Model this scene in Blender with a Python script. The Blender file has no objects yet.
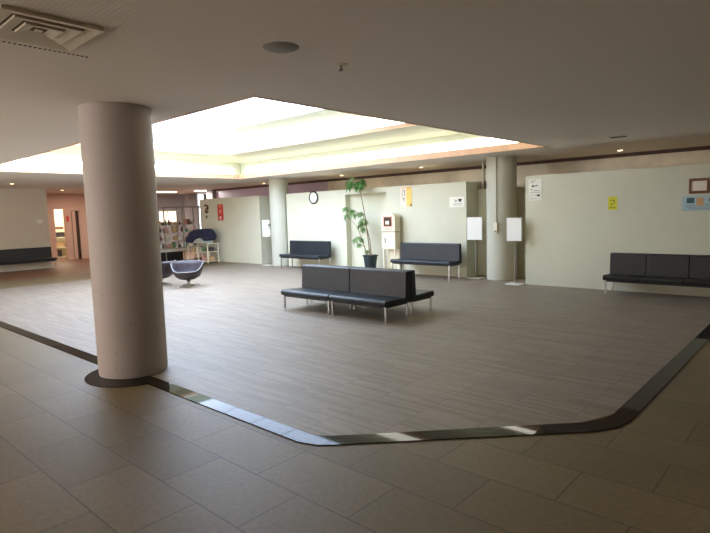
import bpy, bmesh, math, random
from mathutils import Vector, Matrix, Euler
random.seed(7)
PI = math.pi
S = bpy.context.scene
COL = S.collection

# ---------------------------------------------------------------- materials
def lin(c):
    return tuple(((v/255)/12.92 if v/255 <= .04045 else ((v/255+.055)/1.055)**2.4) for v in c) + (1,)

def new_mat(name):
    m = bpy.data.materials.new(name); m.use_nodes = True
    nt = m.node_tree; b = nt.nodes['Principled BSDF']
    return m, nt, b

def mat(name, c, rough=.6, metal=0., spec=.5, var=.06, scale=8., bump=0., bscale=60., coat=0.):
    m, nt, b = new_mat(name)
    L = nt.links.new; N = nt.nodes.new
    tc = N('ShaderNodeTexCoord')
    no = N('ShaderNodeTexNoise'); no.inputs['Scale'].default_value = scale; no.inputs['Detail'].default_value = 4
    L(tc.outputs['Object'], no.inputs['Vector'])
    r = N('ShaderNodeValToRGB')
    col = lin(c)
    r.color_ramp.elements[0].color = tuple(v*(1-var) for v in col[:3])+(1,)
    r.color_ramp.elements[1].color = tuple(min(1, v*(1+var)) for v in col[:3])+(1,)
    r.color_ramp.elements[0].position = .3; r.color_ramp.elements[1].position = .7
    L(no.outputs['Fac'], r.inputs['Fac']); L(r.outputs['Color'], b.inputs['Base Color'])
    b.inputs['Roughness'].default_value = rough; b.inputs['Metallic'].default_value = metal
    b.inputs['Specular IOR Level'].default_value = spec; b.inputs['Coat Weight'].default_value = coat
    if bump:
        n2 = N('ShaderNodeTexNoise'); n2.inputs['Scale'].default_value = bscale
        L(tc.outputs['Object'], n2.inputs['Vector'])
        bp = N('ShaderNodeBump'); bp.inputs['Strength'].default_value = bump; bp.inputs['Distance'].default_value = .01
        L(n2.outputs['Fac'], bp.inputs['Height']); L(bp.outputs['Normal'], b.inputs['Normal'])
    return m

def emit(name, c, s):
    m, nt, b = new_mat(name)
    b.inputs['Base Color'].default_value = (.8, .8, .8, 1)
    b.inputs['Emission Color'].default_value = lin(c); b.inputs['Emission Strength'].default_value = s
    return m

def brick_mat(name, c1, c2, cm, w, h, mortar, loc, rough, spec, offset=.5, speck=0., seam=None, var2=0.):
    m, nt, b = new_mat(name); L = nt.links.new; N = nt.nodes.new
    tc = N('ShaderNodeTexCoord'); mp = N('ShaderNodeMapping'); mp.inputs['Location'].default_value = loc
    L(tc.outputs['Object'], mp.inputs['Vector'])
    br = N('ShaderNodeTexBrick'); L(mp.outputs['Vector'], br.inputs['Vector'])
    br.inputs['Color1'].default_value = lin(c1); br.inputs['Color2'].default_value = lin(c2); br.inputs['Mortar'].default_value = lin(cm)
    br.inputs['Scale'].default_value = 1; br.inputs['Brick Width'].default_value = w; br.inputs['Row Height'].default_value = h
    br.inputs['Mortar Size'].default_value = mortar; br.inputs['Mortar Smooth'].default_value = .3; br.offset = offset
    out = br.outputs['Color']
    def mul(a, fac_out, lo, hi):
        r = N('ShaderNodeMapRange'); r.inputs['To Min'].default_value = lo; r.inputs['To Max'].default_value = hi
        r.inputs['From Min'].default_value = .3; r.inputs['From Max'].default_value = .7
        L(fac_out, r.inputs['Value'])
        mx = N('ShaderNodeMix'); mx.data_type = 'RGBA'; mx.blend_type = 'MULTIPLY'; mx.inputs[0].default_value = 1
        L(a, mx.inputs[6]); L(r.outputs['Result'], mx.inputs[7]); return mx.outputs[2]
    if speck:
        n1 = N('ShaderNodeTexNoise'); n1.inputs['Scale'].default_value = 160; n1.inputs['Detail'].default_value = 2
        L(tc.outputs['Object'], n1.inputs['Vector']); out = mul(out, n1.outputs['Fac'], 1-speck, 1+speck)
        n3 = N('ShaderNodeTexNoise'); n3.inputs['Scale'].default_value = 28; n3.inputs['Detail'].default_value = 5
        L(tc.outputs['Object'], n3.inputs['Vector']); out = mul(out, n3.outputs['Fac'], 1-speck*.6, 1+speck*.6)
    if var2:
        n2 = N('ShaderNodeTexNoise'); n2.inputs['Scale'].default_value = .6; n2.inputs['Detail'].default_value = 3
        L(tc.outputs['Object'], n2.inputs['Vector']); out = mul(out, n2.outputs['Fac'], 1-var2, 1+var2)
    if seam:
        b2 = N('ShaderNodeTexBrick'); L(mp.outputs['Vector'], b2.inputs['Vector'])
        for k in ('Color1', 'Color2'): b2.inputs[k].default_value = (1, 1, 1, 1)
        b2.inputs['Mortar'].default_value = (.8, .8, .8, 1); b2.inputs['Scale'].default_value = 1
        b2.inputs['Brick Width'].default_value = seam; b2.inputs['Row Height'].default_value = seam; b2.inputs['Mortar Size'].default_value = .006; b2.offset = 0
        mx = N('ShaderNodeMix'); mx.data_type = 'RGBA'; mx.blend_type = 'MULTIPLY'; mx.inputs[0].default_value = 1
        L(out, mx.inputs[6]); L(b2.outputs['Color'], mx.inputs[7]); out = mx.outputs[2]
    L(out, b.inputs['Base Color'])
    b.inputs['Roughness'].default_value = rough; b.inputs['Specular IOR Level'].default_value = spec
    bp = N('ShaderNodeBump'); bp.inputs['Strength'].default_value = .25; bp.inputs['Distance'].default_value = .003; bp.invert = True
    L(br.outputs['Fac'], bp.inputs['Height']); L(bp.outputs['Normal'], b.inputs['Normal'])
    return m

M = {}
M['tile'] = brick_mat('stone_tile', (114, 99, 71), (124, 108, 78), (88, 74, 50), .79, .434, .005, (1.535+.79*60, -2.01+.434*40, 0), .5, .4, speck=.18, var2=.13)
M['tile_dark'] = brick_mat('dark_stone_tile', (112, 78, 56), (120, 84, 60), (80, 55, 38), .79, .434, .004, (48, 17.4, 0), .4, .5, speck=.1)
M['carpet'] = brick_mat('striped_carpet', (128, 114, 99), (150, 136, 120), (126, 113, 99), .5, .036, .002, (30, 10, 0), .5, .55, offset=.37, speck=.07, seam=.5, var2=.03)
M['granite'] = mat('black_granite', (44, 38, 32), .03, spec=.06, var=.25, scale=120)

def ceiling_mat():
    m, nt, b = new_mat('ribbed_acoustic_board'); L = nt.links.new; N = nt.nodes.new
    tc = N('ShaderNodeTexCoord'); wv = N('ShaderNodeTexWave'); wv.bands_direction = 'Y'; wv.inputs['Scale'].default_value = 10.5
    wv.inputs['Distortion'].default_value = .0; L(tc.outputs['Object'], wv.inputs['Vector'])
    r = N('ShaderNodeValToRGB'); r.color_ramp.elements[0].color = lin((232, 224, 214)); r.color_ramp.elements[1].color = lin((240, 232, 222))
    r.color_ramp.elements[0].position = .1; r.color_ramp.elements[1].position = .4
    L(wv.outputs['Fac'], r.inputs['Fac']); L(r.outputs['Color'], b.inputs['Base Color'])
    b.inputs['Roughness'].default_value = .85; b.inputs['Specular IOR Level'].default_value = .2
    bp = N('ShaderNodeBump'); bp.inputs['Strength'].default_value = .15; bp.inputs['Distance'].default_value = .003
    L(wv.outputs['Fac'], bp.inputs['Height']); L(bp.outputs['Normal'], b.inputs['Normal'])
    return m
M['ceiling'] = ceiling_mat()
M['wall'] = mat('pale_green_grey_paint', (210, 208, 185), .5, spec=.3, var=.02, scale=2, bump=.05)
M['wall_back'] = mat('mottled_glossy_beige_panel', (220, 209, 186), .28, spec=.6, var=.26, scale=1.3)
M['wall_mauve'] = mat('mauve_paint', (186, 166, 184), .35, spec=.5, var=.05, scale=2)
M['wall_left'] = mat('grey_beige_paint', (212, 202, 184), .6, var=.02)
M['wall_pink'] = mat('pink_paint', (202, 168, 150), .6, var=.03)
M['wall_grey'] = mat('grey_plaster', (150, 140, 138), .6, var=.05)
M['shadow_joint'] = mat('dark_shadow_trim', (84, 60, 52), .6)
M['recess'] = mat('wall_paint_shade_tone', (150, 142, 124), .6)  # wall paint with the shade put into its colour
M['orange'] = mat('orange_wood_lip', (222, 176, 138), .45, var=.05)
M['cove'] = mat('cream_cove_paint', (188, 192, 172), .7, var=.04, scale=1.2)
M['mullion'] = emit('self_lit_glazing_bar', (176, 202, 238), 3.2)  # glazing bars given a glow of their own, though no lamps
M['black_leather'] = mat('black_vinyl_leather', (33, 40, 46), .4, spec=.42, var=.15, scale=5, bump=.12, bscale=90)
M['black_leather2'] = mat('charcoal_vinyl_leather', (36, 35, 33), .45, spec=.4, var=.15, scale=5, bump=.12, bscale=90)
M['chrome'] = mat('brushed_chrome', (205, 205, 200), .25, metal=1, var=.03)
M['purple_leather'] = mat('purple_grey_vinyl', (66, 58, 66), .4, var=.1)
M['dark_shell'] = mat('dark_brown_vinyl', (44, 34, 36), .4, var=.1)
M['piping'] = mat('pale_grey_piping', (150, 146, 148), .4)
M['white'] = mat('white_enamel', (232, 230, 218), .4, var=.02)
M['cream'] = mat('cream_enamel', (232, 222, 196), .45, var=.02)
M['panel'] = mat('white_board_face', (236, 236, 230), .35, var=.01)
M['grey_metal'] = mat('grey_painted_metal', (150, 150, 142), .4, metal=.3)
M['black'] = mat('black_plastic', (26, 26, 26), .45)
M['glass_dark'] = mat('dark_glazed_window', (60, 44, 36), .15, spec=.7)
M['salmon'] = mat('salmon_print', (226, 150, 128), .5)
M['red'] = mat('red_print', (204, 66, 54), .55, var=.06)
M['red_pale'] = mat('pale_red_print', (232, 140, 120), .55)
M['brown'] = mat('brown_wood', (112, 62, 30), .45, var=.12, scale=20)
M['paper'] = mat('white_paper', (238, 236, 222), .6, var=.015)
M['paper_pink'] = mat('pinkish_paper', (236, 222, 204), .6, var=.02)
M['ink'] = mat('grey_ink', (120, 118, 106), .6)
M['ink_dark'] = mat('dark_ink', (52, 52, 46), .6)
M['yellow'] = mat('yellow_paper', (218, 214, 40), .6, var=.05)
M['olive_ink'] = mat('olive_ink', (128, 132, 30), .6)
M['orange_paper'] = mat('orange_yellow_paper', (246, 196, 100), .6, var=.08, scale=14)
M['blue_paper'] = mat('pale_blue_paper', (172, 196, 200), .6, var=.05)
M['teal_print'] = mat('dark_teal_print', (40, 84, 88), .5, var=.2, scale=20)
M['tan_print'] = mat('tan_print', (206, 160, 110), .5, var=.1, scale=20)
M['pot'] = mat('dark_teal_plastic_pot', (30, 46, 50), .45)
M['soil'] = mat('dark_soil', (50, 38, 28), .9, var=.3, scale=60)
M['stem'] = mat('brown_green_stem', (120, 104, 70), .7, var=.15, scale=30)
M['leaf'] = mat('green_leaf', (92, 142, 74), .45, var=.2, scale=9)
M['leaf2'] = mat('pale_green_leaf', (130, 160, 104), .45, var=.2, scale=9)
M['blue_cloth'] = mat('dark_blue_cloth', (34, 40, 66), .8, var=.15, bump=.3, bscale=30)
M['grey_cloth'] = mat('pale_grey_cloth', (168, 170, 160), .8, var=.1)
M['dark'] = mat('dark_plastic', (20, 18, 18), .5)
M['door'] = mat('dark_bronze_door_frame', (70, 48, 36), .4)
M['speaker'] = mat('grey_speaker_mesh', (150, 144, 134), .7, var=.1, scale=120)
M['vent'] = mat('cream_vent_metal', (226, 214, 192), .5)
M['vent_dark'] = mat('vent_dark_gap', (84, 72, 56), .8)
M['sky_pane'] = emit('daylit_skylight_pane', (198, 221, 255), 7.0)
M['tube'] = emit('warm_white_tube_light', (255, 248, 230), 4.4)
M['tube2'] = emit('white_tube_light', (255, 251, 238), 4.5)
M['daylight'] = emit('daylit_window_pane', (235, 245, 255), 2.2)
M['fill_pane'] = emit('added_fill_glow', (255, 245, 236), 4.6)  # glow of the fill windows added behind the camera
M['lit_window'] = emit('lit_room_window', (255, 226, 205), .9)
M['bulb'] = emit('warm_bulb', (255, 220, 175), 5)
M['strip_lamp'] = emit('strip_lamp_face', (250, 250, 240), 5)

def pillar_mat(name, c, pits):
    m = mat(name, c, .55, spec=.35, var=.03, scale=3)
    nt = m.node_tree; L = nt.links.new; N = nt.nodes.new; b = nt.nodes['Principled BSDF']
    src = b.inputs['Base Color'].links[0].from_socket
    if pits:
        tc = N('ShaderNodeTexCoord'); v = N('ShaderNodeTexVoronoi'); v.inputs['Scale'].default_value = 13
        L(tc.outputs['Object'], v.inputs['Vector'])
        lt = N('ShaderNodeMath'); lt.operation = 'LESS_THAN'; lt.inputs[1].default_value = .10
        L(v.outputs['Distance'], lt.inputs[0])
        n = N('ShaderNodeTexNoise'); n.inputs['Scale'].default_value = 3.5; L(tc.outputs['Object'], n.inputs['Vector'])
        g = N('ShaderNodeMath'); g.operation = 'GREATER_THAN'; g.inputs[1].default_value = .5; L(n.outputs['Fac'], g.inputs[0])
        sp = N('ShaderNodeSeparateXYZ'); L(tc.outputs['Object'], sp.inputs[0])
        z = N('ShaderNodeMath'); z.operation = 'LESS_THAN'; z.inputs[1].default_value = .95; L(sp.outputs['Z'], z.inputs[0])
        a = N('ShaderNodeMath'); a.operation = 'MULTIPLY'; L(lt.outputs[0], a.inputs[0]); L(g.outputs[0], a.inputs[1])
        a2 = N('ShaderNodeMath'); a2.operation = 'MULTIPLY'; L(a.outputs[0], a2.inputs[0]); L(z.outputs[0], a2.inputs[1])
        mx = N('ShaderNodeMix'); mx.data_type = 'RGBA'; mx.inputs[7].default_value = lin((132, 112, 104))
        L(a2.outputs[0], mx.inputs[0]); L(src, mx.inputs[6]); L(mx.outputs[2], b.inputs['Base Color'])
    return m
M['pillar_near'] = pillar_mat('pinkish_painted_concrete', (184, 172, 166), True)
M['pillar_far'] = pillar_mat('pale_grey_green_painted_concrete', (196, 195, 178), False)

# ---------------------------------------------------------------- mesh helpers
class MB:
    def __init__(s): s.bm = bmesh.new()
    def box(s, x0, x1, y0, y1, z0, z1, rot=None, piv=None):
        v = [s.bm.verts.new(p) for p in ((x0,y0,z0),(x1,y0,z0),(x1,y1,z0),(x0,y1,z0),(x0,y0,z1),(x1,y0,z1),(x1,y1,z1),(x0,y1,z1))]
        for f in ((3,2,1,0),(4,5,6,7),(0,1,5,4),(1,2,6,5),(2,3,7,6),(3,0,4,7)): s.bm.faces.new([v[i] for i in f])
        if rot is not None:
            bmesh.ops.rotate(s.bm, verts=v, cent=piv or ((x0+x1)/2,(y0+y1)/2,(z0+z1)/2), matrix=rot)
        return s
    def prism(s, pts, axis, a, b):
        """closed outline pts (2-D) extruded along axis from a to b"""
        def P(p, t):
            return {'x': (t, p[0], p[1]), 'y': (p[0], t, p[1]), 'z': (p[0], p[1], t)}[axis]
        A = [s.bm.verts.new(P(p, a)) for p in pts]; B = [s.bm.verts.new(P(p, b)) for p in pts]
        n = len(pts)
        s.bm.faces.new(A[::-1]); s.bm.faces.new(B)
        for i in range(n): s.bm.faces.new((A[i], A[(i+1)%n], B[(i+1)%n], B[i]))
        return s
    def lathe(s, prof, c=(0,0,0), n=32, cap=True):
        rings = []
        for r, z in prof:
            rings.append([s.bm.verts.new((c[0]+r*math.cos(2*PI*i/n), c[1]+r*math.sin(2*PI*i/n), c[2]+z)) for i in range(n)])
        for a, b in zip(rings, rings[1:]):
            for i in range(n): s.bm.faces.new((a[i], a[(i+1)%n], b[(i+1)%n], b[i]))
        if cap: s.bm.faces.new(rings[0][::-1]); s.bm.faces.new(rings[-1])
        return s
    def tube(s, pts, r, n=8, r2=None):
        pts = [Vector(p) for p in pts]; rings = []
        for i, p in enumerate(pts):
            d = (pts[min(i+1, len(pts)-1)] - pts[max(i-1, 0)]).normalized()
            up = Vector((0,0,1)) if abs(d.z) < .9 else Vector((1,0,0))
            a = d.cross(up).normalized(); b = d.cross(a)
            rr = r if r2 is None else r+(r2-r)*i/(len(pts)-1)
            rings.append([s.bm.verts.new(p + a*rr*math.cos(2*PI*k/n) + b*rr*math.sin(2*PI*k/n)) for k in range(n)])
        for a, b in zip(rings, rings[1:]):
            for k in range(n): s.bm.faces.new((a[k], a[(k+1)%n], b[(k+1)%n], b[k]))
        s.bm.faces.new(rings[0][::-1]); s.bm.faces.new(rings[-1])
        return s
    def build(s, name, m, parent=None, bevel=0, seg=2, smooth=False, loc=None):
        bmesh.ops.recalc_face_normals(s.bm, faces=s.bm.faces[:])
        me = bpy.data.meshes.new(name); s.bm.to_mesh(me); s.bm.free()
        o = bpy.data.objects.new(name, me); COL.objects.link(o)
        me.materials.append(m)
        if smooth:
            for p in me.polygons: p.use_smooth = True
            me.set_sharp_from_angle(angle=math.radians(40))
        if bevel:
            b = o.modifiers.new('bevel', 'BEVEL'); b.width = bevel; b.segments = seg; b.limit_method = 'ANGLE'
            for p in me.polygons: p.use_smooth = True
            w = o.modifiers.new('wn', 'WEIGHTED_NORMAL')
        if parent: o.parent = parent
        if loc: o.location = loc
        return o

def empty(name, label, cat, loc=(0,0,0), rz=0, group=None):
    o = bpy.data.objects.new(name, None); COL.objects.link(o); o.location = loc; o.rotation_euler = (0,0,rz)
    o.empty_display_size = .1
    return tag(o, label, cat, group)
def tag(o, label, cat, group=None):
    o['label'] = label; o['category'] = cat
    if group: o['group'] = group
    return o
def struct(name, mb, m, **k):
    o = mb.build(name, m, **k); o['kind'] = 'structure'; return o
def B(*a): return MB().box(*a)
def dup(root, loc, rz, label, group=None):
    r = root.copy(); COL.objects.link(r); r.location = loc; r.rotation_euler = (0,0,rz); r['label'] = label
    if group: r['group'] = group
    for ch in list(root.children):
        c = ch.copy(); COL.objects.link(c); c.parent = r
        for g in list(ch.children):
            d = g.copy(); COL.objects.link(d); d.parent = c
    return r

CZ = 2.8   # ceiling height
# ---------------------------------------------------------------- floor
GX0, GX1, GY0, GY1 = -27, 5, -5, 18
CXL = -15.6          # far edge of the carpet
struct('floor', B(-17.6, GX1, GY0, GY1, -.1, 0), M['tile'])
struct('floor_dark', B(GX0, -17.602, GY0, GY1, -.1, 0), M['tile_dark'])
carpet = [(CXL, 2.66), (-2.90, 2.66), (-2.78, 2.70), (-1.42, 4.08), (-1.285, 4.40), (-1.285, 11.0), (-4.9, 11.0), (-4.9, 12.0), (CXL, 12.0)]
struct('floor_carpet', MB().prism(carpet, 'z', .0005, .006), M['carpet'])
so = [(CXL, 2.505), (-2.87, 2.505), (-2.72, 2.555), (-2.62, 2.64), (-1.28, 3.98), (-1.17, 4.16), (-1.135, 4.36), (-1.135, 11.0)]
si = [(-1.28, 11.0), (-1.28, 4.40), (-1.31, 4.25), (-1.40, 4.10), (-2.76, 2.72), (-2.83, 2.675), (-2.92, 2.655), (CXL, 2.655)]
struct('trim_1', MB().prism(so+si, 'z', .0005, .008), M['granite'])
half = [(-5.60+.52*math.cos(t), 2.65+.52*math.sin(t)) for t in [PI+math.asin(.15/.52)+(PI-2*math.asin(.15/.52))*i/40 for i in range(41)]]
struct('trim_2', MB().prism(half, 'z', .0005, .008), M['granite'])

# ---------------------------------------------------------------- ceiling and skylight
X0, X1, Y0, Y1 = -14.1, -4.33, 3.4, 10.33
cm = MB()
cm.box(GX0, X0, GY0, GY1, CZ, CZ+.06); cm.box(X1, GX1, GY0, GY1, CZ, CZ+.06)
cm.box(X0, X1, GY0, Y0, CZ, CZ+.06); cm.box(X0, X1, Y1, GY1, CZ, CZ+.06)
struct('ceiling', cm, M['ceiling'])
def sweep(prof, closed=True):
    """profile of (outward offset, z) swept round the skylight opening"""
    mb = MB(); rings = []
    for d, z in prof:
        rings.append([mb.bm.verts.new(p) for p in ((X0-d,Y0-d,z),(X1+d,Y0-d,z),(X1+d,Y1+d,z),(X0-d,Y1+d,z))])
    n = len(prof)
    for i in range(n if closed else n-1):
        a, b = rings[i], rings[(i+1) % n]
        for k in range(4): mb.bm.faces.new((a[k], a[(k+1)%4], b[(k+1)%4], b[k]))
    return mb
def rects(rows):
    mb = MB(); rings = []
    for a, b, c, d, z in rows: rings.append([mb.bm.verts.new(p) for p in ((a,c,z),(b,c,z),(b,d,z),(a,d,z))])
    for i in range(len(rows)):
        p, q = rings[i], rings[(i+1) % len(rows)]
        for k in range(4): mb.bm.faces.new((p[k], p[(k+1)%4], q[(k+1)%4], q[k]))
    return mb
struct('trim_3', sweep([(-.002, 2.795), (.035, 2.795), (.035, 2.93), (-.002, 2.93)]), M['orange'])
RX0, RX1, RY0, RY1 = -14.0, -4.6, 3.5, 9.75     # second, higher rim
PX0, PX1, PY0, PY1 = -14.65, -8.8, 3.3, 9.32      # glazed area
def R_(d, z): return (X0-d, X1+d, Y0-d, Y1+d, z)
UX, UX2, UY, UY2 = -14.75, -4.3, 3.2, 9.9       # back faces of the upper recess
struct('ceiling_cove', rects([R_(.037, 2.863), R_(.28, 2.863), R_(.28, 3.30), (RX0, RX1, RY0, RY1, 3.48), (RX0, RX1, RY0, RY1, 3.50), R_(.31, 3.33), R_(.31, 2.861), R_(.037, 2.861)]), M['cove'])
struct('trim_4', rects([(RX0+.035, RX1-.035, RY0+.035, RY1-.035, z) for z in (3.465, 3.55)]+[(RX0+.002, RX1-.002, RY0+.002, RY1-.002, z) for z in (3.55, 3.465)]), M['orange'])
struct('ceiling_cove', rects([(RX0, RX1, RY0, RY1, 3.515), (UX, UX2, UY, UY2, 3.515), (UX, UX2, UY, UY2, 3.86), (PX0, PX1, PY0, PY1, 4.09),
    (PX0, PX1, PY0, PY1, 4.12), (UX-.03, UX2+.03, UY-.03, UY2+.03, 3.89), (UX-.03, UX2+.03, UY-.03, UY2+.03, 3.505), (RX0, RX1, RY0, RY1, 3.505)]), M['cove'])
e = .275
for nm, q, q2 in (('long side by the bench wall', (X0, X1, Y1+e-.03, Y1+e), (UX+.3, UX2-.3, UY2-.035, UY2-.005)), ('long side nearest the camera', (X0, X1, Y0-e, Y0-e+.03), (UX+.3, UX2-.3, UY+.005, UY+.035)),
                  ('short side at far left', (X0-e, X0-e+.03, Y0, Y1), (UX+.005, UX+.035, UY+.3, UY2-.3)), ('short side at right', (X1+e-.03, X1+e, Y0, Y1), (UX2-.035, UX2-.005, UY+.3, UY2-.3))):
    tag(B(*q, 2.93, 3.14).build('cove_light', M['tube'], bevel=.01), 'warm white strip light behind the orange lip, ' + nm, 'light', 'lower skylight cove lights')
    tag(B(*q2, 3.58, 3.84).build('cove_light', M['tube2'], bevel=.01), 'white strip light in upper skylight recess, ' + nm, 'light', 'upper skylight cove lights')
win = struct('window_1', B(PX0-.02, PX1+.02, PY0-.02, PY1+.02, 4.125, 4.15), M['sky_pane'])
mb = MB()
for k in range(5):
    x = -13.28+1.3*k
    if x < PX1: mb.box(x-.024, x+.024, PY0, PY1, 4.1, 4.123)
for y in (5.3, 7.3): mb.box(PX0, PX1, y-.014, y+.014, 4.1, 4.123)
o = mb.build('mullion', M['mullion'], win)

# ---------------------------------------------------------------- walls
H = 2.3
struct('wall_partition_right', B(-5.02, GX1, 11.0, 11.12, 0, H), M['wall'])
# middle partition with a shallow recessed doorway panel
mp = MB(); YW = 11.45
mp.box(-13.2, -10.64, YW, YW+.55, 0, H); mp.box(-9.15, -6.71, YW, YW+.55, 0, H)
mp.box(-10.64, -9.15, YW, YW+.55, 2.16, H); mp.box(-10.64, -9.15, YW+.2, YW+.55, 0, 2.16)
struct('wall_partition_middle', mp, M['wall'])
struct('wall_partition_left', B(-18.1, -14.52, 11.4, 11.9, 0, H), M['wall'])
# low recessed panels between the partitions
struct('wall_recess_right', B(-6.71, -5.0, 12.01, 12.1, 0, 2.12), M['wall'])
struct('wall_recess_left', B(-14.9, -13.0, 12.01, 12.1, 0, 2.12), M['wall'])
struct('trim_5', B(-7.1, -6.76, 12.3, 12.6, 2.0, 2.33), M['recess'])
struct('trim_6', B(-6.67, -6.63, 12.15, 12.2, 0, CZ), M['wall'])
struct('wall_back', B(-13.2, GX1, 13.35, 13.5, 0, CZ), M['wall_back'])
struct('wall_back_mauve', B(-19.9, -13.2, 13.35, 13.5, 0, CZ), M['wall_mauve'])
struct('trim_7', B(-20.4, -19.95, 13.2, 13.55, 0, CZ), M['wall_grey'])
struct('trim_8', B(-19.9, GX1, 13.32, 13.348, 2.72, CZ), M['shadow_joint'])  # dark strip coloured in for the shadow joint under the ceiling
struct('wall_left', B(-21.2, -21.0, GY0, 7.08, 0, CZ), M['wall_left'])
struct('wall_left_return', B(-24.6, -21.2, 6.98, 7.08, 0, CZ), M['wall_pink'])
pk = MB()
pk.box(-24.65, -24.5, 7.08, 8.50, 0, CZ); pk.box(-24.65, -24.5, 8.90, 9.12, 0, CZ); pk.box(-24.65, -24.5, 9.52, 11.2, 0, CZ)
pk.box(-24.65, -24.5, 8.50, 8.90, 2.15, CZ); pk.box(-24.65, -24.5, 9.12, 9.52, 2.15, CZ)
struct('wall_pink', pk, M['wall_pink'])
# small lit room behind the open doorway
rm = MB(); rm.box(-26.9, -26.8, 7.6, 11, 0, CZ); rm.box(-26.8, -24.66, 7.6, 7.7, 0, CZ); rm.box(-26.8, -24.66, 10.9, 11, 0, CZ)
struct('wall_small_room', rm, M['cream'])
d = struct('door_1', B(-24.63, -24.56, 9.13, 9.51, .01, 2.14), M['glass_dark'])
mb = MB(); mb.box(-24.555, -24.5, 9.125, 9.17, 0, 2.14); mb.box(-24.555, -24.5, 9.47, 9.515, 0, 2.14); mb.box(-24.555, -24.5, 9.17, 9.47, 2.08, 2.14); mb.box(-24.553, -24.52, 9.20, 9.34, .02, 2.07)
mb.build('door_frame', M['wall_pink'], d)
B(-24.55, -24.50, 9.35, 9.38, .02, 2.07).build('door_edge', M['door'], d)
# reception side
struct('wall_reception_left', B(-24.65, -24.5, 11.2, 14.85, 0, CZ), M['wall_grey'])
w = MB(); w.box(-24.65, -24.5, 14.85, 15.7, 0, .5); w.box(-24.65, -24.5, 15.7, GY1, 0, CZ); w.box(-24.65,-24.5,14.85,15.7,2.79,CZ)
struct('wall_reception_right', w, M['wall_grey'])
w2 = struct('window_2', B(-24.62, -24.58, 14.85, 15.7, .5, 2.79), M['daylight'])
mb = MB()
for z in (1.2, 2.1): mb.box(-24.57, -24.53, 14.86, 15.69, z, z+.04)
mb.box(-24.57, -24.53, 15.36, 15.39, .5, 2.79); mb.build('window_frame', M['grey_metal'], w2)
w3 = struct('window_3', B(-24.495, -24.47, 12.6, 14.12, 1.46, 1.96), M['lit_window'])
mb = MB(); mb.box(-24.495, -24.45, 13.58, 13.62, 1.46, 1.96); mb.box(-24.495, -24.44, 12.55, 14.17, 1.40, 1.455); mb.box(-24.495, -24.44, 12.55, 14.17, 1.965, 2.0)
mb.build('window_frame', M['cream'], w3)
struct('wall_reception_back', B(GX0, -13.2, GY1-.1, GY1, 0, CZ), M['wall_grey'])
struct('trim_9', B(-24.0, -23.6, 14.25, 14.75, 0, CZ), M['wall_grey'])
struct('wall_right', B(GX1-.1, GX1, GY0, 11.0, 0, CZ), M['wall'])
struct('wall_front', B(-21, GX1-.1, GY0, GY0+.1, 0, CZ), M['wall_left'])

for n_, (a, b) in enumerate(((-20.5, -15.8), (-15.0, -10.3), (-9.5, -4.8))):  # unseen lit windows added behind the camera to light the foreground
    fill_win = struct('window_%d' % (4+n_), B(a, b, GY0+.11, GY0+.13, .5, 2.6), M['fill_pane'])
    mb = MB()
    for k in range(5): x = a+(b-a)*k/4; mb.box(x-.03, x+.03, GY0+.131, GY0+.17, .5, 2.6)
    mb.box(a, b, GY0+.131, GY0+.17, .45, .5); mb.box(a, b, GY0+.131, GY0+.17, 2.6, 2.65); mb.build('window_frame', M['grey_metal'], fill_win)

# ---------------------------------------------------------------- pillars
def pillar(c, r, m, label):
    return tag(MB().lathe([(r*.985, .012), (r, .05), (r, CZ-.002)], (0, 0, 0), 96).build('round_pillar', m, smooth=True, loc=(c[0], c[1], 0)), label, 'pillar')
pl = pillar((-5.69, 2.65), .352, M['pillar_near'], 'thick round pinkish painted pillar standing nearest, on a black stone disc')
pr = pillar((-5.847, 11.55), .335, M['pillar_far'], 'round pale grey green pillar with conduit, between two white sign boards')
pb = pillar((-13.55, 11.45), .305, M['pillar_far'], 'round pale pillar far back, left of the wall clock')
# conduit and box on the right pillar
c = empty('electrical_conduit', 'thin white conduit with a switch box running down the right back pillar', 'conduit', (-5.80, 11.20, 0))
MB().tube([(0, 0, 1.33), (0, 0, CZ-.01)], .014).build('pipe', M['pillar_far'], c, smooth=True)
B(-.05, .04, -.035, .013, 1.10, 1.33).build('switch_box', M['cream'], c, bevel=.008)
B(-.035, .025, -.04, -.036, 1.12, 1.15).build('dark_slot', M['ink'], c)
c = empty('wall_box', 'pair of small grey boxes fixed to the pillar left of the clock', 'box', (-13.72, 11.14, 0))
B(-.05, .05, -.03, .02, 1.28, 1.37).build('upper_box', M['grey_metal'], c, bevel=.005)
B(-.05, .05, -.03, .02, 1.00, 1.18).build('lower_box', M['white'], c, bevel=.005)

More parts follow.
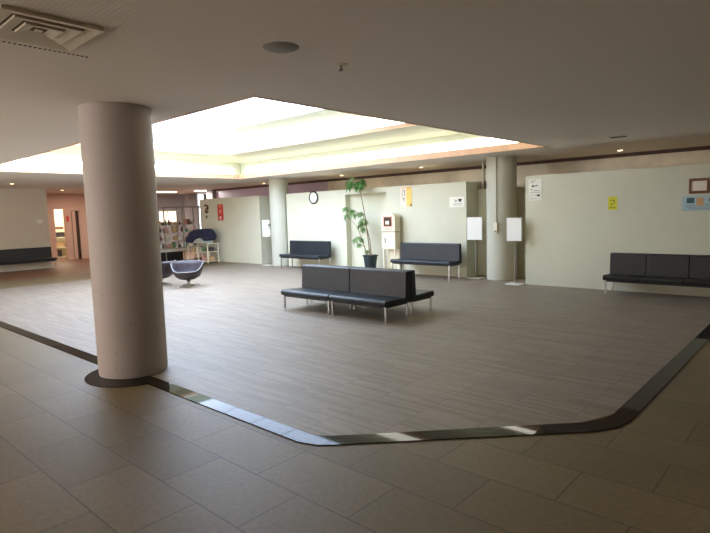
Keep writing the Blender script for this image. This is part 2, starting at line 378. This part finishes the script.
# ---------------------------------------------------------------- benches
def bench(W, D, sh, st, bh, bt, seams, m, label, loc, rz=0, legs_in=.04, group=None):
    t = empty('bench', label, 'bench', loc, rz, group)
    mb = MB()
    prof = [(-D/2+.012, sh-st), (-D/2, sh-st+.02), (-D/2-.008, sh-.03), (-D/2+.02, sh), (D/2-bt, sh-.015), (D/2-bt, sh-st)]
    xs = [-W/2] + [s for s in seams] + [W/2]
    for a, b in zip(xs, xs[1:]):
        mb2 = MB().prism(prof, 'x', a+.001, b-.001); mb2.build('seat_cushion', m, t, bevel=.014, seg=3)
    bp = [(D/2-bt, sh-st+.005), (D/2-bt+.02, sh), (D/2-bt*.72, bh-.015), (D/2-bt*.55, bh), (D/2-.012, bh), (D/2, bh-.02), (D/2, sh-st+.005)]
    for a, b in zip(xs, xs[1:]):
        MB().prism(bp, 'x', a+.001, b-.001).build('backrest', m, t, bevel=.013, seg=3)
    B(-W/2+.03, W/2-.03, -D/2+.04, D/2-.03, sh-st-.025, sh-st-.001).build('under_frame', M['black'], t)
    for sx in (-1, 1):
        for sy in (-1, 1):
            x = sx*(W/2-legs_in); y = sy*(D/2-.05)
            B(x-.014, x+.014, y-.014, y+.014, .008, sh-st-.002).build('leg', M['chrome'], t, bevel=.003)
    return t
sm = M['black_leather']
XA, XM, XB = -7.29, -6.11, -4.93
g = 'four bench units placed back to back on the carpet'
d1 = bench(XM-XA-.006, .63, .34, .095, .73, .15, [], sm, 'low black bench unit, front left of the back to back island in mid carpet', ((XA+XM)/2, 6.415, 0), 0, group=g)
dup(d1, ((XM+XB)/2, 6.415, 0), 0, 'low black bench unit, front right of the back to back island, nearest the camera')
dup(d1, ((XM+XB)/2, 7.065, 0), PI, 'low black bench unit, rear right of the island, its seat poking out at right')
dup(d1, ((XA+XM)/2, 7.065, 0), PI, 'low black bench unit, rear left of the island, hidden behind the backrests')
bench(1.72, .54, .45, .09, .84, .13, [], sm, 'black wall bench under the round clock', (-11.90, 10.95, 0))
bench(1.74, .54, .45, .09, .84, .13, [], sm, 'black wall bench between the white defibrillator stand and a sign board', (-7.58, 10.95, 0))
bench(2.0, .52, .36, .10, .74, .13, [-.37, .31], M['black_leather2'], 'dark wall bench at far right under the yellow notice', (-2.27, 10.70, 0))
bench(2.1, .56, .40, .10, .76, .13, [], M['black_leather2'], 'dark wall bench at far left against the grey beige wall', (-20.62, 5.98, 0), PI/2)

# ---------------------------------------------------------------- lounge chairs
def tub_chair(label, loc, rz):
    t = empty('lounge_chair', label, 'chair', loc, rz, 'swivel tub chairs')
    n = 56; R = .38
    def rim(a):   # a measured from the back (+y); rim falls towards the front
        c_ = math.cos(a); return .375 + .215*(lambda q: q*q*(3-2*q))(max(0, min(1, (c_+.92)/.95)))
    prof = [(.02, .0), (.45, .02), (.78, .22), (.95, .6), (1.0, 1.0)]
    bm = bmesh.new(); rings = []; zb = .17
    for k, (rr, hh) in enumerate(prof):
        ring = []
        for i in range(n):
            a = 2*PI*i/n; h = rim(a)
            fx = R*rr*(1.0 + .0*a); fy = R*rr*(.92)
            ring.append(bm.verts.new((math.sin(a)*fx, math.cos(a)*fy, zb + (h-zb)*hh)))
        rings.append(ring)
    for a, b in zip(rings, rings[1:]):
        for i in range(n): bm.faces.new((a[i], a[(i+1)%n], b[(i+1)%n], b[i]))
    bm.faces.new(rings[0][::-1])
    bmesh.ops.recalc_face_normals(bm, faces=bm.faces[:])
    me = bpy.data.meshes.new('shell'); bm.to_mesh(me); bm.free(); me.materials.append(M['dark_shell']); me.materials.append(M['purple_leather'])
    o = bpy.data.objects.new('shell', me); COL.objects.link(o); o.parent = t
    for p in me.polygons: p.use_smooth = True
    s = o.modifiers.new('s', 'SOLIDIFY'); s.thickness = .05; s.offset = -1; s.material_offset = 1; s.material_offset_rim = 0
    u = o.modifiers.new('u', 'SUBSURF'); u.levels = 1; u.render_levels = 1
    pts = [(math.sin(2*PI*i/n)*(R*.99), math.cos(2*PI*i/n)*(R*.91), rim(2*PI*i/n)+.004) for i in range(n+1)]
    MB().tube(pts, .009).build('piping', M['piping'], t, smooth=True)
    MB().lathe([(.05, .235), (.25, .235), (.29, .26), (.29, .31), (.26, .335), (.05, .34)], (0, -.02, 0), 40).build('seat_cushion', M['purple_leather'], t, smooth=True)
    MB().lathe([(.028, .04), (.028, .12), (.06, .165), (.12, .185)], (0,0,0), 20).build('pedestal', M['chrome'], t, smooth=True)
    for k in range(4):
        a = PI/4 + k*PI/2; c_, s_ = math.cos(a), math.sin(a)
        l = MB().tube([(0.02*c_, .02*s_, .06), (.15*c_, .15*s_, .05), (.27*c_, .27*s_, .035)], .016, r2=.011).build('base_leg', M['chrome'], t, smooth=True)
        MB().lathe([(.018, .008), (.022, .02), (.015, .032)], (.27*c_, .27*s_, 0), 12).build('glide', M['chrome'], l, smooth=True)
    return t
tub_chair('dark tub lounge chair with pale piping, fully visible right of the near pillar', (-11.55, 6.85, 0), math.radians(47))
tub_chair('dark tub lounge chair half hidden behind the near pillar', (-12.42, 6.62, 0), math.radians(-95))

# ---------------------------------------------------------------- defibrillator stand
a = empty('defibrillator_stand', 'cream defibrillator cabinet on a stand, left of a black wall bench', 'defibrillator', (-8.855, 11.26, 0))
arch = [(-.225, 1.12), (.225, 1.12), (.225, 1.50)] + [(.225*math.cos(t), 1.50+.11*math.sin(t)) for t in [PI*i/14 for i in range(1, 14)]] + [(-.225, 1.50)]
cab = MB().prism(arch, 'y', -.12, .12).build('cabinet', M['cream'], a, bevel=.012)
B(-.13, .12, -.128, -.121, 1.27, 1.50).build('window', M['glass_dark'], cab)
mb = MB()
for x0, x1, z0, z1 in ((-.15, .14, 1.50, 1.52), (-.15, .14, 1.25, 1.27), (-.15, -.13, 1.27, 1.5), (.12, .14, 1.27, 1.5)): mb.box(x0, x1, -.131, -.121, z0, z1)
mb.build('window_frame', M['salmon'], cab)
for q in ((-.10, .09, -.126, -.121, 1.545, 1.565), (-.13, .13, -.126, -.121, 1.205, 1.22), (-.10, .12, -.126, -.121, 1.165, 1.18)): B(*q).build('printed_stripe', M['salmon'], cab)
B(-.08, .04, -.134, -.129, 1.31, 1.40).build('device', M['cream'], cab, bevel=.01)
B(-.215, .215, -.11, .12, .66, 1.105).build('lower_cabinet', M['cream'], a, bevel=.006)
B(-.12, -.105, -.122, -.111, .82, .96).build('handle', M['ink_dark'], a)
B(-.205, .205, -.10, .11, 1.1055, 1.1195).build('gap_strip', M['brown'], a)
for sx in (-1, 1):
    B(sx*.19-.022, sx*.19+.022, -.105, -.07, .012, .659).build('leg', M['cream'], a, bevel=.003)
    B(sx*.19-.022, sx*.19+.022, .075, .11, .012, .659).build('leg', M['cream'], a, bevel=.003)
B(-.166, .166, -.10, .10, .10, .13).build('shelf', M['cream'], a)
B(-.166, .166, .085, .105, .132, .655).build('back_panel', M['cream'], a)

# ---------------------------------------------------------------- potted plant
p = empty('potted_plant', 'tall thin stemmed plant with leaf whorls in a dark pot by the recess', 'plant', (-9.46, 11.1, 0))
MB().lathe([(.13, .008), (.19, .46), (.215, .46), (.215, .49), (.185, .49), (.18, .44)], (0,0,0), 32).build('pot', M['pot'], p, smooth=True)
MB().lathe([(.01, .415), (.172, .415), (.172, .425), (.01, .43)], (0,0,0), 24).build('soil', M['soil'], p)
def W(x, z, y=11.1): return Vector((x+9.46, y-11.1, z))
def bez(pts): return [Vector(q) for q in pts]
stems = [bez([W(-9.46, .42), W(-9.52, .9), W(-9.58, 1.38), W(-9.70, 1.98), W(-9.77, 2.28), W(-9.84, 2.42)]),
         bez([W(-9.44, .42, 11.13), W(-9.49, .9, 11.13), W(-9.58, 1.3, 11.1), W(-9.66, 1.55, 11.08)]),
         bez([W(-9.53, .42, 11.06), W(-9.60, .7, 11.04), W(-9.68, .95, 11.02), W(-9.78, 1.2, 11.0)])]
for s in stems: MB().tube(s, .014, r2=.008).build('stem', M['stem'], p, smooth=True)
cl = [(-9.97,2.44,.14),(-9.83,2.46,.15),(-9.72,2.48,.14),(-10.08,1.72,.13),(-10.12,2.45,.13),(-9.90,1.60,.12),(-9.66,1.40,.13),(-10.04,2.50,.15),(-9.78,2.55,.17),(-9.62,2.42,.15),(-9.90,2.36,.15),(-10.14,2.36,.13),(-9.93,2.60,.14),(-9.72,2.32,.11),(-10.2,1.80,.15),(-10.0,1.64,.15),(-9.82,1.66,.13),(-10.24,1.60,.14),
      (-9.72,1.44,.15),(-9.60,1.48,.14),(-9.88,1.32,.14),(-9.76,1.22,.13),(-9.88,.98,.13),(-10.06,.92,.12),(-9.70,.94,.12),(-9.60,.62,.10),(-9.74,.80,.10)]
for k, (x, z, L_) in enumerate(cl):
    yy = 11.1 + random.uniform(-.14, .12)
    c0 = W(x, z, yy)
    src = min((q for s in stems for q in s), key=lambda q: (q-c0-Vector((0,0,-.15))).length)
    st = MB().tube([src, (src+c0)/2+Vector((0,0,.02)), c0], .005, n=5).build('leaf_stalk', M['stem'], p, smooth=True)
    mb = MB()
    for j in range(17):
        az = 2*PI*j/17+random.uniform(-.2, .2); el = random.uniform(-.75, .35)
        d_ = Vector((math.cos(az)*math.cos(el), math.sin(az)*math.cos(el), math.sin(el)))
        side = d_.cross(Vector((0,0,1))).normalized(); LL = L_*random.uniform(.8, 1.2)
        pts = []
        for t_, w_ in ((0, .002), (.3, .015), (.6, .018), (.85, .011), (1, .001)):
            q = c0 + d_*LL*t_ + Vector((0,0,-.10*L_/.15*t_*t_))
            pts.append((q-side*w_, q+side*w_, q+Vector((0,0,-.004))))
        vv = [[mb.bm.verts.new(v) for v in tr] for tr in pts]
        for a1, b1 in zip(vv, vv[1:]):
            mb.bm.faces.new((a1[0], a1[2], b1[2], b1[0])); mb.bm.faces.new((a1[2], a1[1], b1[1], b1[2]))
    mb.build('leaf_whorl', M['leaf'] if k < 12 else M['leaf2'], p, smooth=True)

# ---------------------------------------------------------------- sign boards on poles
def sign(label, x, y, w, z0, z1, rz=0):
    t = empty('sign_stand', label, 'sign', (x, y, 0), rz)
    B(-w/2, w/2, -.03, .0, z0, z1).build('board', M['panel'], t, bevel=.006)
    mb = MB(); e = .008
    for a_ in ((-w/2-e, -w/2-.0005, z0-e, z1+e), (w/2+.0005, w/2+e, z0-e, z1+e), (-w/2, w/2, z0-e, z0-.0005), (-w/2, w/2, z1+.0005, z1+e)):
        mb.box(a_[0], a_[1], -.034, .004, a_[2], a_[3])
    mb.build('board_frame', M['white'], t)
    MB().tube([(0, .02, .03), (0, .02, z1-.08)], .016).build('pole', M['grey_metal'], t, smooth=True)
    B(-.17, .17, -.12, .14, .008, .026).build('base_plate', M['white'], t, bevel=.004)
    return t
sign('white blank board on a pole standing left of the right back pillar', -6.44, 11.38, .38, .93, 1.45)
sign('white blank board on a pole standing right of the right back pillar', -5.19, 10.84, .32, .95, 1.43)
sign('narrow white board on a pole beside the far pillar near the clock', -13.95, 11.2, .34, .95, 1.48)

# ---------------------------------------------------------------- clock
c = empty('wall_clock', 'round wall clock with a black rim above a black wall bench', 'clock', (-11.93, 11.448, 2.13))
def yl(mb, prof, n=40):   # lathe whose axis is -y
    mb.lathe(prof, (0,0,0), n); bmesh.ops.rotate(mb.bm, verts=mb.bm.verts[:], cent=(0,0,0), matrix=Matrix.Rotation(PI/2, 3, 'X')); return mb
yl(MB(), [(.19, .0), (.195, .03), (.175, .045), (.155, .03), (.155, .02)]).build('rim', M['black'], c, smooth=True)
yl(MB(), [(.153, .021), (.153, .026)]).build('face', M['paper'], c)
B(-.006, .006, -.032, -.028, -.01, .09).build('hour_hand', M['ink'], c)
o = B(-.005, .005, -.036, -.033, -.01, .125).build('minute_hand', M['ink'], c); o.rotation_euler = (0, 2.2, 0)

# ---------------------------------------------------------------- notices on the walls
def poster(name, label, x0, x1, z0, z1, y, m, bits=(), cat='poster', framed=None):
    t = empty(name, label, cat, ((x0+x1)/2, y, z0)); w = x1-x0; h = z1-z0
    B(-w/2, w/2, -.006, .001, 0, h).build('sheet', m, t)
    groups = {}
    for (nm, mm, a0, a1, b0, b1) in bits:
        groups.setdefault((nm, mm), MB()).box(-w/2+a0*w, -w/2+a1*w, -.009, -.0062, b0*h, b1*h)
    for (nm, mm), mb in groups.items(): mb.build(nm, M[mm], t)
    return t
poster('poster', 'poster half white half orange, high on the wall above the bench', -8.66, -8.29, 1.74, 2.27, 11.449, M['paper_pink'],
       [('orange_panel', 'orange_paper', .52, .98, .04, .98), ('figure', 'ink', .16, .20, .5, .78), ('figure', 'ink', .36, .42, .55, .8), ('figure', 'ink', .18, .42, .80, .84), ('figure', 'ink', .2, .4, .40, .46), ('figure', 'ink', .28, .32, .25, .4), ('corner_print', 'brown', .84, .97, .05, .16), ('heading', 'salmon', .1, .95, .93, .96)])
poster('notice', 'white notice with small dark characters at right end of middle wall', -7.17, -6.77, 1.70, 1.95, 11.449, M['paper'],
       [('character', 'ink', .34, .50, .66, .72), ('character', 'ink', .46, .51, .56, .66), ('character', 'ink', .36, .48, .52, .57), ('character', 'ink_dark', .62, .86, .62, .80), ('character', 'ink_dark', .70, .80, .5, .62), ('character', 'ink_dark', .62, .86, .52, .56),
        ('small_print', 'ink', .3, .9, .32, .36), ('small_print', 'ink', .3, .45, .20, .25), ('small_print', 'ink', .5, .92, .18, .21)], 'notice')
poster('notice', 'cream printed notice at left end of the right wall', -4.95, -4.66, 1.79, 2.23, 11.0, M['paper'],
       [('heading', 'ink', .1, .55, .90, .925), ('small_print', 'ink', .12, .4, .82, .84), ('large_characters', 'ink_dark', .25, .40, .62, .71), ('large_characters', 'ink', .44, .54, .64, .70), ('large_characters', 'ink', .56, .68, .65, .72),
        ('small_print', 'ink', .1, .3, .5, .53), ('small_print', 'ink', .3, .8, .44, .46), ('small_print', 'ink', .1, .9, .36, .375), ('stamp', 'ink_dark', .64, .84, .18, .27), ('small_print', 'ink', .1, .9, .24, .25), ('small_print', 'ink', .05, .6, .06, .08)], 'notice')
poster('notice', 'small yellow notice on the right wall above the dark bench', -3.36, -3.20, 1.55, 1.80, 11.0, M['yellow'],
       [('printed_mark', 'olive_ink', .25, .75, .70, .76), ('printed_mark', 'olive_ink', .65, .75, .5, .7), ('printed_mark', 'olive_ink', .35, .7, .44, .5), ('printed_mark', 'olive_ink', .35, .45, .3, .44), ('small_print', 'olive_ink', .15, .85, .14, .2)], 'notice')
poster('poster', 'pale blue poster below the brown picture frame', -2.13, -1.60, 1.50, 1.76, 11.0, M['blue_paper'],
       [('picture', 'teal_print', .14, .36, .52, .88), ('picture', 'tan_print', .42, .62, .35, .88), ('symbol', 'ink', .76, .86, .6, .8), ('text_line', 'ink', .12, .84, .24, .27), ('text_line', 'ink', .12, .38, .34, .37), ('text_line', 'ink', .66, .9, .40, .43), ('text_line', 'ink', .2, .8, .12, .15)])
f = empty('picture_frame', 'small brown wooden frame with blank paper at upper right wall', 'picture', (-1.875, 10.997, 1.80))
mb = MB()
for x0, x1, z0, z1 in ((-.15, .15, 0, .045), (-.15, .15, .215, .26), (-.15, -.115, .045, .215), (.115, .15, .045, .215)): mb.box(x0, x1, -.03, 0, z0, z1)
mb.build('frame', M['brown'], f, bevel=.005)
B(-.114, .114, -.012, -.004, .046, .214).build('paper', M['paper_pink'], f)
poster('poster', 'red poster on the left partition', -16.95, -16.60, 1.50, 2.08, 11.399, M['red'],
       [('pale_print', 'red_pale', .25, .75, .82, .92), ('pale_print', 'red_pale', .3, .65, .45, .7), ('pale_print', 'paper_pink', .35, .6, .12, .26), ('pale_print', 'red_pale', .2, .8, .05, .1)])
w = empty('wall_wreath', 'small dark red brown hanging ornament left of the red poster', 'ornament', (-17.63, 11.395, 1.94))
MB().tube([(-.10, -.03, .12), (0, -.03, .14), (.09, -.03, .10), (.06, -.03, .02), (-.04, -.03, -.02), (-.08, -.03, -.08), (0, -.03, -.14), (.09, -.03, -.10), (.10, -.03, 0), (.09, -.03, .1)], .03).build('garland', M['brown'], w, smooth=True)
B(-.03, .03, -.025, -.002, .1, .15).build('hook', M['brown'], w)
tag(MB().tube([(-17.72, 11.38, 1.62), (-17.66, 11.375, 1.68), (-17.60, 11.38, 1.64), (-17.66, 11.38, 1.58)], .02).build('wall_charm', M['olive_ink'], smooth=True), 'tiny greenish ornament below the red brown one on the left partition', 'ornament')
tag(B(-20.999, -20.985, 6.70, 6.88, 1.60, 1.72).build('switch_plate', M['white'], bevel=.003), 'small pale switch plate on the left wall above the bench end', 'switch')
tag(B(-24.499, -24.48, 8.96, 9.06, 1.62, 1.85).build('wall_sign', M['red'], bevel=.003), 'tiny red sign on the pink wall between the two doorways', 'sign')

# ---------------------------------------------------------------- ceiling fittings
v = empty('ceiling_vent', 'square cream air diffuser in the ceiling at upper left', 'vent', (-3.63, 1.26, CZ))
B(-.235, .235, -.235, .235, -.008, -.001).build('backing', M['vent_dark'], v)
for k, (r0, r1) in enumerate(((.195, .27), (.115, .18), (.04, .10))):
    mb = MB(); zt, zb = -.004-.0*k, -.03
    o_ = [(-r1, -r1), (r1, -r1), (r1, r1), (-r1, r1)]; i_ = [(-r0, -r0), (r0, -r0), (r0, r0), (-r0, r0)]
    R1 = [mb.bm.verts.new((*q, -.002)) for q in o_]; R2 = [mb.bm.verts.new((*q, -.022)) for q in o_]; R3 = [mb.bm.verts.new((*q, -.009)) for q in i_]
    for A_, B_ in ((R1, R2), (R2, R3)):
        for j in range(4): mb.bm.faces.new((A_[j], A_[(j+1)%4], B_[(j+1)%4], B_[j]))
    mb.build('vane', M['vent'], v)
B(-.02, .02, -.02, .02, -.016, -.009).build('core', M['vent'], v)
mb = MB()
for k in range(24): mb.box(-.006, .006, -.34+.03*k, -.325+.03*k, -.004, -.0005)
s_ = mb.build('ceiling_slot', M['vent_dark'], loc=(-4.03, 1.34, CZ)); tag(s_, 'dashed row of small dark slots in the ceiling beside the square diffuser', 'vent')
s = empty('ceiling_speaker', 'round grey ceiling speaker above the near skylight corner', 'speaker', (-2.94, 2.56, CZ))
MB().lathe([(.105, -.012), (.125, -.001)], n=40).build('grille', M['speaker'], s, smooth=True)
B(-.21, .21, -.21, .21, -.0009, -.0003).build('mounting_panel', M['ceiling'], s)
s = empty('ceiling_sprinkler', 'small ceiling sprinkler head right of the round speaker', 'sprinkler', (-2.97, 3.19, CZ))
MB().lathe([(.05, -.006), (.055, -.0)], n=24).build('escutcheon', M['vent'], s)
MB().lathe([(.012, -.05), (.022, -.045), (.01, -.03), (.012, -.007)], n=12).build('head', M['grey_metal'], s, smooth=True)
DL = [(-18.35, 5.28, 'near the far left bench'), (-21.67, 7.86, 'before the pink wall'), (-8.43, 12.08, 'above the white defibrillator area'), (-11.49, 12.24, 'above the tall plant'),
      (-3.59, 12.48, 'over the right wall top'), (-15.6, 12.5, 'added as fill behind the left partition'), (-21.5, 3.2, 'added as fill far left, off frame'),  # last two added: fill for the mauve wall, and one out of view
      (-8.0, .4, 'added as fill over the left aisle'), (-3.5, -1.2, 'added as fill behind the viewer'), (.8, 2.6, 'added as fill over the right aisle'), (.8, 8.0, 'added as fill over the far right aisle'), (-13, .4, 'added as fill over the far left aisle'), (-18, 1.5, 'over the left aisle end, added as fill')]  # downlights added out of view to light the foreground
for i, (x, y, w_) in enumerate(DL):
    t = empty('downlight', 'small round recessed downlight '+w_, 'light', (x, y, CZ), 0, 'recessed ceiling downlights')
    MB().lathe([(.055, -.010), (.075, -.001)], n=24).build('ring', M['vent'], t, smooth=True)
    MB().lathe([(.05, -.014), (.05, -.011)], n=24).build('bulb', M['bulb'], t)
tag(B(-3.05, -2.80, 9.98, 10.10, CZ-.012, CZ-.001).build('ceiling_grille', M['vent_dark']), 'small dark slot grille in the ceiling at right, near the warm downlight', 'vent')
for (x, y, l) in ((-21.65, 12.05, 'left of the pair'), (-20.55, 13.2, 'right of the pair')):
    t = empty('ceiling_light', 'linear fluorescent ceiling light over the reception, '+l, 'light', (x, y, CZ), 0, 'reception strip lights')
    B(-.12, .12, -.45, .45, -.03, .0).build('housing', M['white'], t); B(-.09, .09, -.43, .43, -.06, -.031).build('lamp', M['strip_lamp'], t, bevel=.01)

# ---------------------------------------------------------------- reception kiosk
r = empty('display_rack', 'tall display rack of shelves with goods in front of the reception', 'rack', (-19.2, 10.75, 0))
for y in (-1.2, -.35, .42, 1.14):
    for x in (-.2, .2): B(x-.018, x+.018, y-.018, y+.018, .012, 2.03).build('post', M['grey_metal'], r)
B(-.24, .24, -1.25, 1.2, 2.032, 2.08).build('top_rail', M['wall_grey'], r, bevel=.004)
for z in (.50, .80, 1.10, 1.38):
    B(-.18, .18, -1.17, 1.12, z-.02, z).build('shelf', M['grey_cloth'], r)
B(-.22, .22, -1.24, 1.18, .36, .47).build('counter_front', M['wall_left'], r)
B(-.16, .16, -1.15, -.4, .012, .345).build('base_cabinet', M['dark'], r, bevel=.01)
B(-.16, .16, -.3, .38, .012, .345).build('base_cabinet', M['dark'], r, bevel=.01)
cols = [('pink', (190, 140, 132)), ('cream', (222, 214, 190)), ('teal', (60, 140, 130)), ('brown', (110, 80, 64)), ('white', (232, 232, 226)), ('dark', (60, 54, 56)), ('green', (96, 140, 90)), ('tan', (190, 160, 120))]
cm_ = {n: mat('goods_'+n, c_, .5) for n, c_ in cols}
lev = {.50: 'lowest', .80: 'second', 1.10: 'third', 1.38: 'top'}
for z, nm in lev.items():
    y = -1.1
    while y < 1.0:
        wd = random.uniform(.09, .17); h = random.uniform(.10, .235); n, _ = random.choice(cols)
        if all(abs(y+wd/2-q) > .03 for q in (0,)) :
            X = -19.2+random.uniform(-.05, .09); Yc = 10.75+y+wd/2
            if random.random() < .45:
                o = MB().lathe([(wd*.3, .001), (wd*.33, .01), (wd*.33, h*.65), (wd*.13, h*.8), (wd*.13, h)], n=14).build('bottle', cm_[n], smooth=True, loc=(X, Yc, z))
                tag(o, f'small {n} bottle on the {nm} shelf of the display rack', 'bottle', f'{n} bottles on the {nm} rack shelf')
            else:
                o = B(-.06, .06, -wd/2+.006, wd/2-.006, .001, h).build('carton', cm_[n], bevel=.006, loc=(X, Yc, z))
                tag(o, f'small {n} carton on the {nm} shelf of the display rack', 'box', f'{n} cartons on the {nm} rack shelf')
        y += wd + random.uniform(.01, .05)
# trolley with blue cloth
t = empty('wire_trolley', 'white wire shelf trolley beside the left partition end', 'trolley', (-17.15, 10.9, 0))
for x in (-.75, -.08, .52):
    for y in (-.22, .22): B(x-.018, x+.018, y-.018, y+.018, .012, .62 if x < -.5 else .70).build('post', M['cream'], t)
for z in (.08, .42, .70):
    B(-.06, .50, -.20, .20, z-.02, z).build('shelf', M['cream'], t); B(-.73, -.10, -.20, .20, z-.02-.06, z-.06).build('shelf', M['cream'], t)
for k, (x, z, n) in enumerate(((.08, .08, 'pink'), (.33, .08, 'tan'), (.10, .42, 'green'), (.36, .42, 'dark'), (-.55, .36, 'tan'), (-.28, .36, 'cream'), (-.45, .02, 'brown'))):
    z0 = z+.002
    tag(B(-.09, .09, -.14, .12, 0, .15).build('basket', cm_[n], bevel=.01, loc=(-17.15+x, 10.9, z0+(.0 if z > .02 else .0))), f'small {n} box on the white trolley, {"lower" if z < .3 else "upper"} shelf {"left" if x < 0 else "right"} half', 'box', 'boxes on the white trolley')
arc = [(-.86, .655), (-.80, .86), (-.68, 1.02), (-.50, 1.13), (-.22, 1.20), (.12, 1.225), (.42, 1.21), (.60, 1.10), (.70, .98), (.68, .88), (.58, .80), (.52, .78), (.42, .90), (.28, .96), (.05, .95), (-.10, .86), (-.22, .78), (-.45, .70), (-.62, .66)]
arc = [(-.86+(x+.86)*.84, max(z, .72)) for x, z in [(-.90, .70), (-.82, .88), (-.68, 1.02), (-.50, 1.13), (-.22, 1.20), (.12, 1.225), (.42, 1.21), (.60, 1.10), (.70, .98), (.68, .88), (.58, .80), (.50, .80), (.42, .90), (.28, .94), (.05, .93), (-.12, .86), (-.28, .76), (-.5, .72)]]
bl = MB().prism(arc, 'y', -.24, .24).build('folded_cover', M['blue_cloth'], bevel=.05, seg=3, loc=(-17.15, 10.9, .0)); tag(bl, 'dark blue arched cloth cover draped on top of the white trolley', 'cover')
arc2 = [(-.30, .705), (.34, .705), (.31, .80), (.20, .87), (.05, .90), (-.10, .86), (-.24, .78)]
MB().prism(arc2, 'y', -.30, .17).build('lining', M['grey_cloth'], bl, bevel=.03, seg=3)['label'] = 'pale grey lining bundle'
# things seen in the lit room behind the open doorway
s = empty('shelf_unit', 'pale low shelf seen through the open doorway in the pink wall', 'shelf', (-26.4, 9.4, 0))
for z in (.02, .45, .9, 1.25): B(-.2, .2, -.75, .6, z, z+.03).build('shelf', M['white'], s)
for y in (-.77, .62): B(-.2, .2, y-.015, y+.015, 0.005, 1.28).build('side_panel', M['white'], s)
for z, yy, n, hh in ((.052, 9.0, 'dark', .3), (.482, 9.1, 'tan', .2), (.932, 9.2, 'dark', .22), (1.282, 9.15, 'brown', .12)):
    tag(B(-.15, .15, -.22, .3, 0, hh).build('storage_box', cm_[n], bevel=.01, loc=(-26.4, yy, z)), f'{n} box on the pale shelf beyond the open doorway, {"floor" if z<.1 else "second" if z<.5 else "third" if z<1 else "top"} level', 'box')

# ---------------------------------------------------------------- lamps
def area(name, loc, size, power, col, rot=(0,0,0), sy=None):
    l = bpy.data.lights.new(name, 'AREA'); l.energy = power; l.color = col[:3]; l.size = size
    if sy: l.shape = 'RECTANGLE'; l.size_y = sy
    o = bpy.data.objects.new(name, l); COL.objects.link(o); o.location = loc; o.rotation_euler = rot
    return o
WARM = (1, .72, .45)
for i, (x, y, w_) in enumerate(DL):  # spots for the ceiling downlights, the added fill ones included
    l = bpy.data.lights.new('downlight_lamp', 'SPOT'); l.energy = 16 if i >= 6 else (75 if i in (2, 3, 4, 5) else 30); l.color = WARM if i not in (2, 3, 4, 5) else (1, .86, .7); l.spot_size = math.radians(130); l.spot_blend = .8; l.shadow_soft_size = .06
    o = bpy.data.objects.new('downlight_lamp', l); COL.objects.link(o); o.location = (x, y, CZ-.03)
area('reception_lamp', (-21.2, 12.7, CZ-.07), 1.4, 130, (1, .96, .9), sy=.3)
area('small_room_lamp', (-25.7, 9.3, CZ-.1), .8, 60, (1, .95, .75))
area('pink_hall_lamp', (-23.0, 9.0, CZ-.03), .5, 18, (1, .75, .6))

wd = bpy.data.worlds.new('world'); S.world = wd; wd.use_nodes = True
wd.node_tree.nodes['Background'].inputs['Color'].default_value = (.35, .30, .25, 1); wd.node_tree.nodes['Background'].inputs['Strength'].default_value = .3

# ---------------------------------------------------------------- camera
yaw, pit, rol, fpx = 2.305477, .09966445, -.02977123, 541.33122893
cy, sy, cp, sp = math.cos(yaw), math.sin(yaw), math.cos(pit), math.sin(pit)
F = Vector((cy*cp, sy*cp, -sp)); r_ = Vector((sy, -cy, 0)); u_ = r_.cross(F)
r2 = r_*math.cos(rol)+u_*math.sin(rol); u2 = -r_*math.sin(rol)+u_*math.cos(rol)
cam = bpy.data.cameras.new('camera'); co = bpy.data.objects.new('camera', cam); COL.objects.link(co)
m3 = Matrix((r2, u2, -F)).transposed(); co.matrix_world = Matrix.Translation((0, 0, 1.65)) @ m3.to_4x4()
cam.sensor_width = 36; cam.lens = fpx*36/710; cam.clip_start = .05; cam.clip_end = 200
S.camera = co
vs = S.view_settings; vs.view_transform = 'Standard'; vs.look = 'None'; vs.exposure = .64; vs.gamma = 1; vs.use_curve_mapping = False
